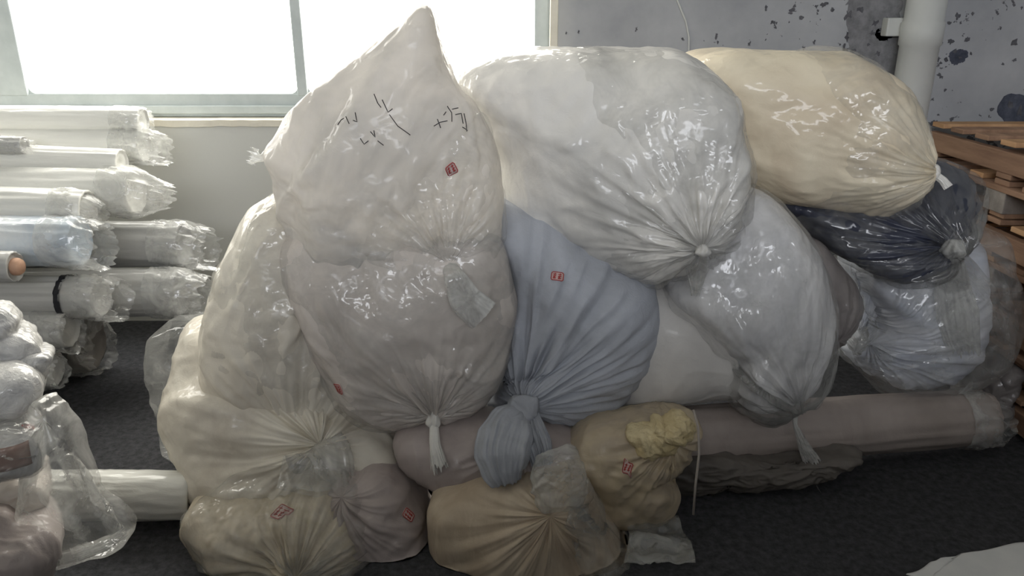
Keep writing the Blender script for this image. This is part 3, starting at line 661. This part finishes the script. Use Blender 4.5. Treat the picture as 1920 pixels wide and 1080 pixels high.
wrap(s5, [(373,935),(450,893),(560,878),(640,883),(692,930),(708,1000),(703,1090),(660,1150),(560,1190),(450,1160),(388,1090),(358,1010),(352,960)], 1.92, (535,1020), 205, K=(562,1064), Df=.17, Db=.1, knot_out=.03, pleat=.04, pleat_w=.25, pleat_k=9, crump=.02, crease=.016)
wrap(s11, [(1480,100),(1580,98),(1652,138),(1702,188),(1733,250),(1740,310),(1733,352),(1690,396),(1620,411),(1520,394),(1460,330),(1450,200)], 2.5, (1590,260), 211, K=(1726,318), Df=.22, Db=.1, tilt=(-.1, 0), pleat=.024, pleat_w=.25, knot_out=.03)

# ---- knots and tails ---------------------------------------------
def tipw(r, dx=0, dy=0, dz=0): return root_tip[r.name]+Vector((dx, dy, dz))
# blue-grey cloth knot with its wrapped band and full draped tail
kp = tipw(s9, 0, -.01, 0)
tail(s9, 'tail', [kp+Vector((0, .0, -.01)), over(958, 795, .06), over(945, 845, .06), over(945, 885, .055), over(950, 905, .03)], [.028, .065, .085, .08, .045], [.02, .04, .05, .045, .02], M['bluegrey'], pleats=6, amp=.26, seed=8, ragged=.012, n=160, rows=60, open_end=False)
tail(s9, 'tail', [kp+Vector((.02, .0, -.01)), over(1000, 800, .07), over(1012, 840, .07), over(1018, 872, .05)], [.02, .035, .04, .03], [.015, .02, .02], M['bluegrey'], pleats=11, amp=.7, seed=18, n=160, rows=40)
knot(s9, kp+Vector((0, -.02, 0)), .042, M['bluegrey'], axis=(.9, -.1, -.5), seed=2, squash=1.0)
# white tails
kp = tipw(s2, 0, -.01, -.005)
knot(s2, kp, .02, M['white'], axis=(0, -.2, -1), squash=1.3)
tail(s2, 'tail', [kp+Vector((0, -.005, -.01)), over(815, 830, .03), over(824, 878, .025)], [.013, .017, .026], [.01, .012, .012], M['white'], pleats=7, amp=.35, seed=21, ragged=.03)
kp = tipw(s1, 0, -.01, 0)
tail(s1, 'tail', [kp, over(852, 520, .04), over(872, 565, .04), over(905, 595, .04)], [.018, .028, .045, .05], [.012, .014, .014, .014], M['knot'], pleats=5, amp=.2, seed=22)
tail(s1, 'side_tie', [at(502, 292, 2.2), at(488, 298, 2.18), at(472, 292, 2.18)], [.018, .008, .024], [.012, .008, .012], M['knot'], pleats=5, amp=.4, seed=23, ragged=.03)
kp = tipw(s3, 0, -.01, 0)
knot(s3, kp, .02, M['shell'], axis=(.2, -.4, -1))
tail(s3, 'clear_tail', [kp, over(600, 850, .03), over(598, 890, .04), over(597, 928, .04)], [.02, .07, .10, .112], [.012, .02, .025, .03], M['film_thick'], pleats=4, amp=.12, seed=24, n=120, rows=50, curl=-.25)
kp = tipw(s10, 0, -.01, 0)
knot(s10, kp, .02, M['white'], axis=(.1, -.4, -1))
tail(s10, 'tail', [kp, over(1308, 505, .02), over(1304, 552, .03)], [.016, .034, .012], [.012, .012, .006], M['knot'], pleats=7, amp=.4, seed=25, ragged=.03)
kp = tipw(s11, .01, -.01, 0)
knot(s11, kp, .024, M['white'], axis=(1, -.4, -.2))
tail(s11, 'tail', [kp, kp+Vector((.025, -.02, -.02)), kp+Vector((.04, -.03, -.04))], [.012, .012, .014], [.01, .01, .008], M['white'], pleats=5, amp=.3, seed=26)
kp = tipw(s12, 0.01, -.04, 0)
knot(s12, kp, .034, M['knot'], axis=(.0, -.3, -1), seed=5)
tail(s12, 'tail', [kp, over(1785, 540, .06), over(1795, 600, .05), over(1805, 660, .04)], [.02, .045, .065, .05], [.015, .02, .02, .012], M['knot'], pleats=7, amp=.3, seed=27, ragged=.06, n=110)
tail(s12, 'tail', [kp, over(1820, 510, .08), over(1850, 550, .08)], [.015, .03, .035], [.012, .015, .012], M['film_dim'], pleats=6, amp=.4, seed=28, ragged=.05)
kp = tipw(s13, 0, -.02, 0)
tail(s13, 'tail', [kp+Vector((0, .01, .02)), at(1490, 795, kp.y-.02), at(1512, 845, kp.y-.03), at(1532, 882, kp.y-.03)], [.014, .007, .02, .03], [.01, .006, .008, .008], M['knot'], pleats=7, amp=.5, seed=29, ragged=.12, n=110)
# film bunched on the peach sack and streaked down its right side
film_over(s7, [(1000,870),(1035,845),(1075,842),(1098,900),(1090,945),(1050,955),(1010,940)], 1.82, (1050,900), M['film_thick'], name='film_bunch', Df=.05, Db=.1, n=120, nf=44, nb=16, crump=.016, lump=.01, crease=.012, fs=2.5, pleat=0, seed=71)
film_over(s7, [(1050,865),(1080,852),(1108,888),(1138,950),(1164,1010),(1176,1070),(1170,1150),(1100,1200),(1070,1080),(1040,960)], 1.88, (1105,1030), M['film'], Df=.125, Db=.3, K=(1065,885), n=160, nf=60, nb=20, crump=.02, pleat=.03, pleat_w=.5, seed=72)

# ================================================================== ROLLS
def roll(label, a, b, r, mat, ends='ruffle', group='film-wrapped fabric rolls', name='fabric_roll', cat='fabric roll', seed=0, film_len=.1, flat=1.0, band=None, rag=.5, crump=.4):
    a = Vector(a); b = Vector(b); ax = (b-a).normalized(); L = (b-a).length
    u = Vector((0, 0, 1)); u = (u-ax*u.dot(ax)).normalized(); w = ax.cross(u)
    root = thing(name, label, cat, ((a+b)*.5-Vector((0, 0, r))), group)
    n = 64; rows = max(30, int(L/.02)); V = []
    ph = np.linspace(0, 2*np.pi, n, endpoint=False)
    def ring(t, rr, off, k):
        c = np.array(a+ax*(t*L)); cs, sn = np.cos(ph), np.sin(ph)
        q = np.stack([np.full(n, t*L*1.2+seed*3.1), cs*2.4, sn*2.4], 1)
        fine = np.stack([np.full(n, t*L*9+seed), cs*5, sn*5], 1)
        R = rr*(1+.10*ridge(q, 2)+.04*k*ridge(fine, 2)+.03*pn(q*.6+9))
        return c[None, :]+np.outer(R*cs*flat, np.array(u))+np.outer(R*sn, np.array(w))
    for j in range(rows): V.append(ring(j/(rows-1), r*(1-.06*(j/(rows-1))**8), 0, crump))
    X = np.concatenate(V); F = grid_faces(rows, n)
    # end cap: wound layers, slightly sunken
    capi = len(X)
    cap = [ring(1.0, r*s, 0, 0)+np.array(ax)*dz for s, dz in ((.85, .004), (.8, -.006), (.55, -.002), (.25, -.012))]
    X = np.concatenate([X]+cap+[np.array([a+ax*L-ax*.02])])
    base = (rows-1)*n
    seq = [base]+[capi+k*n for k in range(4)]
    for s0, s1_ in zip(seq[:-1], seq[1:]):
        for i in range(n): F.append((s0+i, s0+(i+1) % n, s1_+(i+1) % n, s1_+i))
    last = len(X)-1
    for i in range(n): F.append((seq[-1]+i, seq[-1]+(i+1) % n, last))
    F.append(tuple(range(n-1, -1, -1)))
    X[:, 2] = np.maximum(X[:, 2], .004)
    mesh_obj('wrapped_cloth', X, F, mat, root)
    if film_len:                                   # loose crumpled film over the end
        V = []; rw = 26
        for j in range(rw):
            t = j/(rw-1); s = 1.04*(1-.75*max(0, (t-.35)/.65)**1.3*rag)
            c = np.array(b+ax*(-.12+t*(.12+film_len))+Vector((0, 0, -.25*r*t*t)))
            q = np.stack([np.full(n, t*2.+seed), np.cos(ph)*2.2+seed, np.sin(ph)*2.2], 1)
            R = r*s*(1+(.08+.25*t)*ridge(q, 3))
            V.append(c[None, :]+np.outer(R*np.cos(ph)*flat, np.array(u))+np.outer(R*np.sin(ph), np.array(w))+np.outer(.5*film_len*t**3*pn(q*2.3), np.array(ax)))
        V = np.concatenate(V); V[:, 2] = np.maximum(V[:, 2], .004)
        mesh_obj('film_end', V, grid_faces(rw, n), M['film_thick'], root)
    if band is not None:
        V = np.concatenate([ring(band+dt, r*1.05, 0, 0) for dt in (-.012/L*1.0, 0, .012/L, )]); mesh_obj('tape_band', V, grid_faces(3, n), M['band'], root)
    return root
def hroll(label, px_end, py, d, rpx, mat, x0=-3.4, dy=0.0, slope=0.0, **kw):
    b = at(px_end, py, d); r = rpx*d/FPX*1.03
    a = Vector((x0, d+dy, b.z+slope)); return roll(label, a, b, r, mat, **kw)
hroll('topmost white roll on the left stack, ending square below the window', 268, 226, 3.36, 24, M['rollwhite'], seed=1, film_len=.02, rag=.1, slope=.01)
hroll('white roll with a frayed film end just under the topmost roll', 270, 272, 3.34, 31, M['rollwhite'], seed=2, film_len=.09, rag=.3)
hroll('short grey roll end peeping between the upper white rolls', 45, 272, 3.1, 16, M['rollgrey'], seed=12, film_len=.04)
hroll('slim white roll lying along the back of the upper stack', 228, 305, 3.14, 26, M['rollwhite'], seed=3, film_len=.0, slope=.05)
hroll('white roll whose loose film end droops to a point', 255, 358, 3.08, 44, M['rollwhite'], seed=4, film_len=.13, rag=.8)
hroll('white roll tapering to a ragged end above the pale blue roll', 165, 392, 2.92, 36, M['rollwhite'], seed=5, film_len=.06, slope=.05, rag=.8)
hroll('pale blue and white roll with a lumpy open end', 150, 452, 2.8, 46, M['rollblue'], seed=6, film_len=.09, rag=.25, crump=1.2)
hroll('dim grey roll with a round see-through end near the cream-lit sack', 345, 458, 3.2, 43, M['rollgrey'], seed=7, film_len=.12, rag=.3)
hroll('grey roll with a frayed white end touching the cream-lit sack', 340, 548, 3.02, 46, M['rollgrey'], seed=8, film_len=.11, rag=.35)
hroll('grey roll with black tape band and pale film end', 190, 556, 2.78, 40, M['rollgrey'], seed=9, film_len=.08, rag=.15, band=.93)
hroll('lowest grey roll of the left stack, with a blunt end', 130, 616, 2.72, 38, M['rollgrey'], seed=10, film_len=.02, rag=.1)
rr = hroll('small roll with a brown cardboard core facing out at the left edge', 28, 500, 2.6, 30, M['rollgrey'], seed=11, film_len=0)
v, f = lathe_tube([tuple(at(22, 500, 2.6)), tuple(at(34, 500, 2.6)), tuple(at(40, 500, 2.6))], [.032, .032, .026], 24)
mesh_obj('cardboard_core', v, f, M['core'], rr)
hroll('grey roll resting on the floor at the bottom of the left stack', 100, 690, 2.66, 40, M['rollgrey'], seed=13, film_len=.03)
hroll('dark roll lying on the floor behind the left stack', 170, 640, 3.05, 62, M['dark'], seed=14, film_len=.06)
# lone white roll bridging to the sacks
a = at(60, 925, 2.0); b = at(365, 930, 2.02)
roll('single white roll low between the front bundles and the ivory sack', (a.x-.3, a.y, a.z-.005), (b.x, b.y, b.z), 52*2.0/FPX, M['rollwhite'], seed=15, film_len=.0, group=None, crump=2.2)
# long rose-grey roll under the sacks at the right
lr = roll('long rose-grey roll lying on the floor under the right-hand sacks', at(1270, 818, 2.28), at(1845, 782, 2.44), .1, M['rosegrey'], seed=16, film_len=.07, rag=.45, group=None, crump=.15)

# ================================================================== FLOOR-LEVEL ODDMENTS
dk = sack('cloth_bundle', 'dark crumpled cloth bundle on the floor under the long rose-grey roll',
     [(1225,880),(1300,845),(1420,850),(1560,852),(1660,845),(1720,850),(1650,872),(1590,885),(1540,905),(1480,912),(1400,920),(1300,935),(1245,968),(1210,930)], 2.17, (1400,885), M['dark'], cat='cloth bundle', group=None,
     Df=.04, Db=.1, crump=.02, lump=.02, pleat=0, seed=44, crease=.02, fs=2.2)
gt = sack('cloth_bundle', 'grey bundle end beside the pallets behind the long roll',
     [(1840,700),(1870,678),(1905,690),(1912,715),(1895,740),(1898,790),(1870,830),(1840,810),(1825,750)], 2.62, (1868,750), M['taupe'], cat='cloth bundle', group=None, Df=.06, Db=.25, n=120, nf=44, nb=16, crump=.03, seed=45, pleat=0)
pts = [at(1300, 768, 1.93), at(1309, 800, 1.9), at(1311, 850, 1.86), at(1304, 910, 1.84), at(1300, 965, 1.82)]
pts = [tuple(p) for p in pts]
v, f = lathe_tube(pts, .0035, 8); tag(mesh_obj('twine', v, f, M['string']), 'thin twine hanging beside the butter-yellow sack', 'string')
# scrap of clear film on the floor
def sheet(name, label, cat, corners, mat, nx=40, ny=30, amp=.01, sc=6.0, seed=0, thick=.002, group=None):
    c = [Vector(x) for x in corners]; V = []
    for j in range(ny):
        for i in range(nx):
            s, t = i/(nx-1), j/(ny-1); V.append(list((c[0]*(1-s)+c[1]*s)*(1-t)+(c[3]*(1-s)+c[2]*s)*t))
    V = np.array(V); h = ridge(V*sc+seed, 3); e = fbm(V*4+seed, 2)
    V[:, 2] += np.maximum(0, amp*(.6+h))+.002; V[:, 0] += .03*e; V[:, 1] += .03*np.roll(e, 7)
    o = mesh_obj(name, V, grid_faces(ny, nx, wrap=False), mat); m = o.modifiers.new('thick', 'SOLIDIFY'); m.thickness = thick; m.offset = 1
    return tag(o, label, cat, group)
def floor_pt(px, py):
    r = ray(px, py); t = -EYE/r.z; return Vector((r.x*t, r.y*t, 0))
sheet('film_scrap', 'crumpled clear film scrap on the dark floor by the peach sack', 'plastic film', [floor_pt(1165, 1075), floor_pt(1300, 1078), floor_pt(1270, 985), floor_pt(1185, 975)], M['film'], amp=.03, sc=9.0, seed=3)
sheet('paper_sheet', 'white sheet lying in the bottom right corner of the floor', 'paper', [floor_pt(1690, 1082), floor_pt(1990, 1180), floor_pt(1990, 1012), floor_pt(1760, 1053)], M['paper'], amp=.012, sc=2.5, seed=8, thick=.003)

# ================================================================== FRONT LEFT BUNDLES
g = 'film-wrapped bundles at the front left'
bn = lambda label, outline, d, B, mat, **kw: sack('wrapped_bundle', label, outline, d, B, mat, cat='bundle', group=g, n=140, nf=54, nb=22, back=(-.55, -.2), **kw)
bn('crinkled white bundle topping the front left heap', [(-60,590),(0,568),(25,578),(45,610),(68,640),(60,680),(0,700),(-80,690)], 1.72, (-10,635), M['bundle'], Df=.07, Db=.2, crump=.012, crease=.010, lump=.006, fs=2.8, seed=51, pleat=0)
bn('white bundle with a pointed film corner in the front left heap', [(-60,650),(20,640),(60,650),(97,660),(90,690),(70,720),(0,730),(-60,720)], 1.7, (10,690), M['bundle'], Df=.06, Db=.2, crump=.012, crease=.010, lump=.006, fs=2.8, seed=52, pleat=0)
bn('smooth rounded white bundle end at the left edge', [(-80,680),(-10,660),(50,665),(80,700),(76,750),(50,778),(0,785),(-80,775)], 1.6, (0,725), M['bundle'], Df=.08, Db=.3, crump=.004, crease=.006, lump=.006, fs=2.5, seed=53, pleat=0)
b4 = bn('white bundle with red print and a brown patch at the left edge', [(-80,800),(0,785),(55,790),(78,820),(78,870),(50,890),(-20,905),(-80,900)], 1.5, (-5,845), M['bundle'], Df=.07, Db=.3, crump=.007, crease=.006, lump=.006, fs=2.5, seed=54, pleat=0)
sticker(b4, 52, 802, .03, .02, .1)
p, nr = hit(b4, 14, 862)
u = Vector((0, 0, 1)).cross(nr).normalized(); v = nr.cross(u); V = []
for j in range(8):
    for i in range(10): V.append(drop(b4, p+u*((i/9-.5)*.085)+v*((j/7-.5)*.05), nr, .003))
o = mesh_obj('brown_patch', V, grid_faces(8, 10, wrap=False), plain_mat('brown_cloth', (128, 104, 96), (150, 124, 114)), b4); o.modifiers.new('thick', 'SOLIDIFY').thickness = .002
bn('mauve-white film bundle in the bottom left corner', [(-90,930),(0,915),(50,940),(95,965),(112,1010),(105,1060),(80,1110),(0,1150),(-90,1140)], 1.5, (0,1030), M['mauve'], Df=.12, Db=.3, crump=.012, crease=.006, lump=.006, fs=2.5, seed=55, pleat=0)
bn('white core bundle inside the hanging clear bag', [(-80,880),(0,870),(60,875),(90,910),(80,960),(0,980),(-80,970)], 1.62, (0,925), M['shell'], Df=.05, Db=.3, crump=.009, crease=.006, lump=.006, fs=2.5, seed=56, pleat=0)
film_over(b4, [(-80,790),(0,778),(60,783),(86,815),(84,872),(52,896),(-20,910),(-80,905)], 1.48, (-5,845), M['film_wrap'], Df=.075, Db=.1, n=140, nf=54, crump=.012, crease=.01, fs=3.0, pleat=0, seed=154)
hb = thing('clear_bag', 'large clear plastic bag hanging over the front left bundles', 'plastic bag', at(150, 1050, 1.58))
film_over(hb, [(75,745),(110,733),(135,760),(160,830),(190,910),(215,960),(236,1000),(225,1030),(170,1045),(100,1070),(40,1075),(30,960),(50,840)], 1.55, (125,930), film_mat('streaky_polythene_bag', veil=.42, gloss=.2, stretch=(2.5, 2.5, .5)), name='film', Df=.05, Db=.12, K=(84,742), n=200, nf=80, nb=24, crump=.008, lump=.006, pleat=.014, pleat_w=.3, seed=58)
v = tail(hb, 'gathered_hem', [at(105, 1052, 1.5), at(150, 1040, 1.49), at(200, 1022, 1.5), at(230, 1000, 1.52)], [.013, .014, .013, .01], [.008, .008, .008, .008], M['knot'], pleats=9, amp=.5, seed=59, ragged=.02)

# ================================================================== PALLETS
def pallet_proto(z0, i, x0, y0, y1, wdt=.95):
    root = thing('wooden_pallet', PAL_LABELS[i], 'pallet', (x0+wdt/2, (y0+y1)/2, z0), 'stacked wooden pallets')
    h = .148; j = lambda k: RNG.uniform(-k, k)
    sx = .018*j(1)
    boxes('stringer', [(x0+sx, x0+sx+.04, y0+j(.02), y1+j(.02), z0+.022, z0+.104)], M['wood'], root, bevel=.004) if i % 2 == 0 else [
        boxes('block', [(x0+sx, x0+sx+.09, yy, yy+.13, z0+.022, z0+.104)], M['wood_grey'], root, bevel=.004) for yy in (y0+.02, (y0+y1)/2-.06, y1-.15)]
    if i % 2: boxes('stringer_board', [(x0+sx-.004, x0+sx+.09, y0, y1, z0+.104, z0+.126)], M['wood'], root, bevel=.003)
    boxes('stringer', [(x0+wdt/2-.02, x0+wdt/2+.02, y0, y1, z0+.022, z0+.104)], M['wood'], root)
    boxes('stringer', [(x0+wdt-.04, x0+wdt, y0, y1, z0+.022, z0+.104)], M['wood'], root)
    k = 7
    for q in range(k):
        yy = y0+(y1-y0-.1)*q/(k-1)
        boxes('deck_board', [(x0+j(.012), x0+wdt+j(.01), yy, yy+.095, z0+.1265, z0+.147)], M['wood_new'] if (i+q) % 3 == 0 else M['wood'], root, bevel=.003)
    for q in (0, 3, 6):
        yy = y0+(y1-y0-.1)*q/(k-1)
        boxes('base_board', [(x0+j(.01), x0+wdt, yy, yy+.095, z0+.001, z0+.0215)], M['wood'], root, bevel=.003)
    return root
PAL_LABELS = ['%s wooden pallet of the stack at the right edge' % w for w in ('lowest', 'second from the floor', 'third from the floor', 'fourth from the floor', 'third from the top', 'second from the top', 'topmost orange-brown')]
for i in range(7): pallet_proto(i*.151+.002, i, 1.92+RNG.uniform(-.015, .015), 2.35, 3.52)
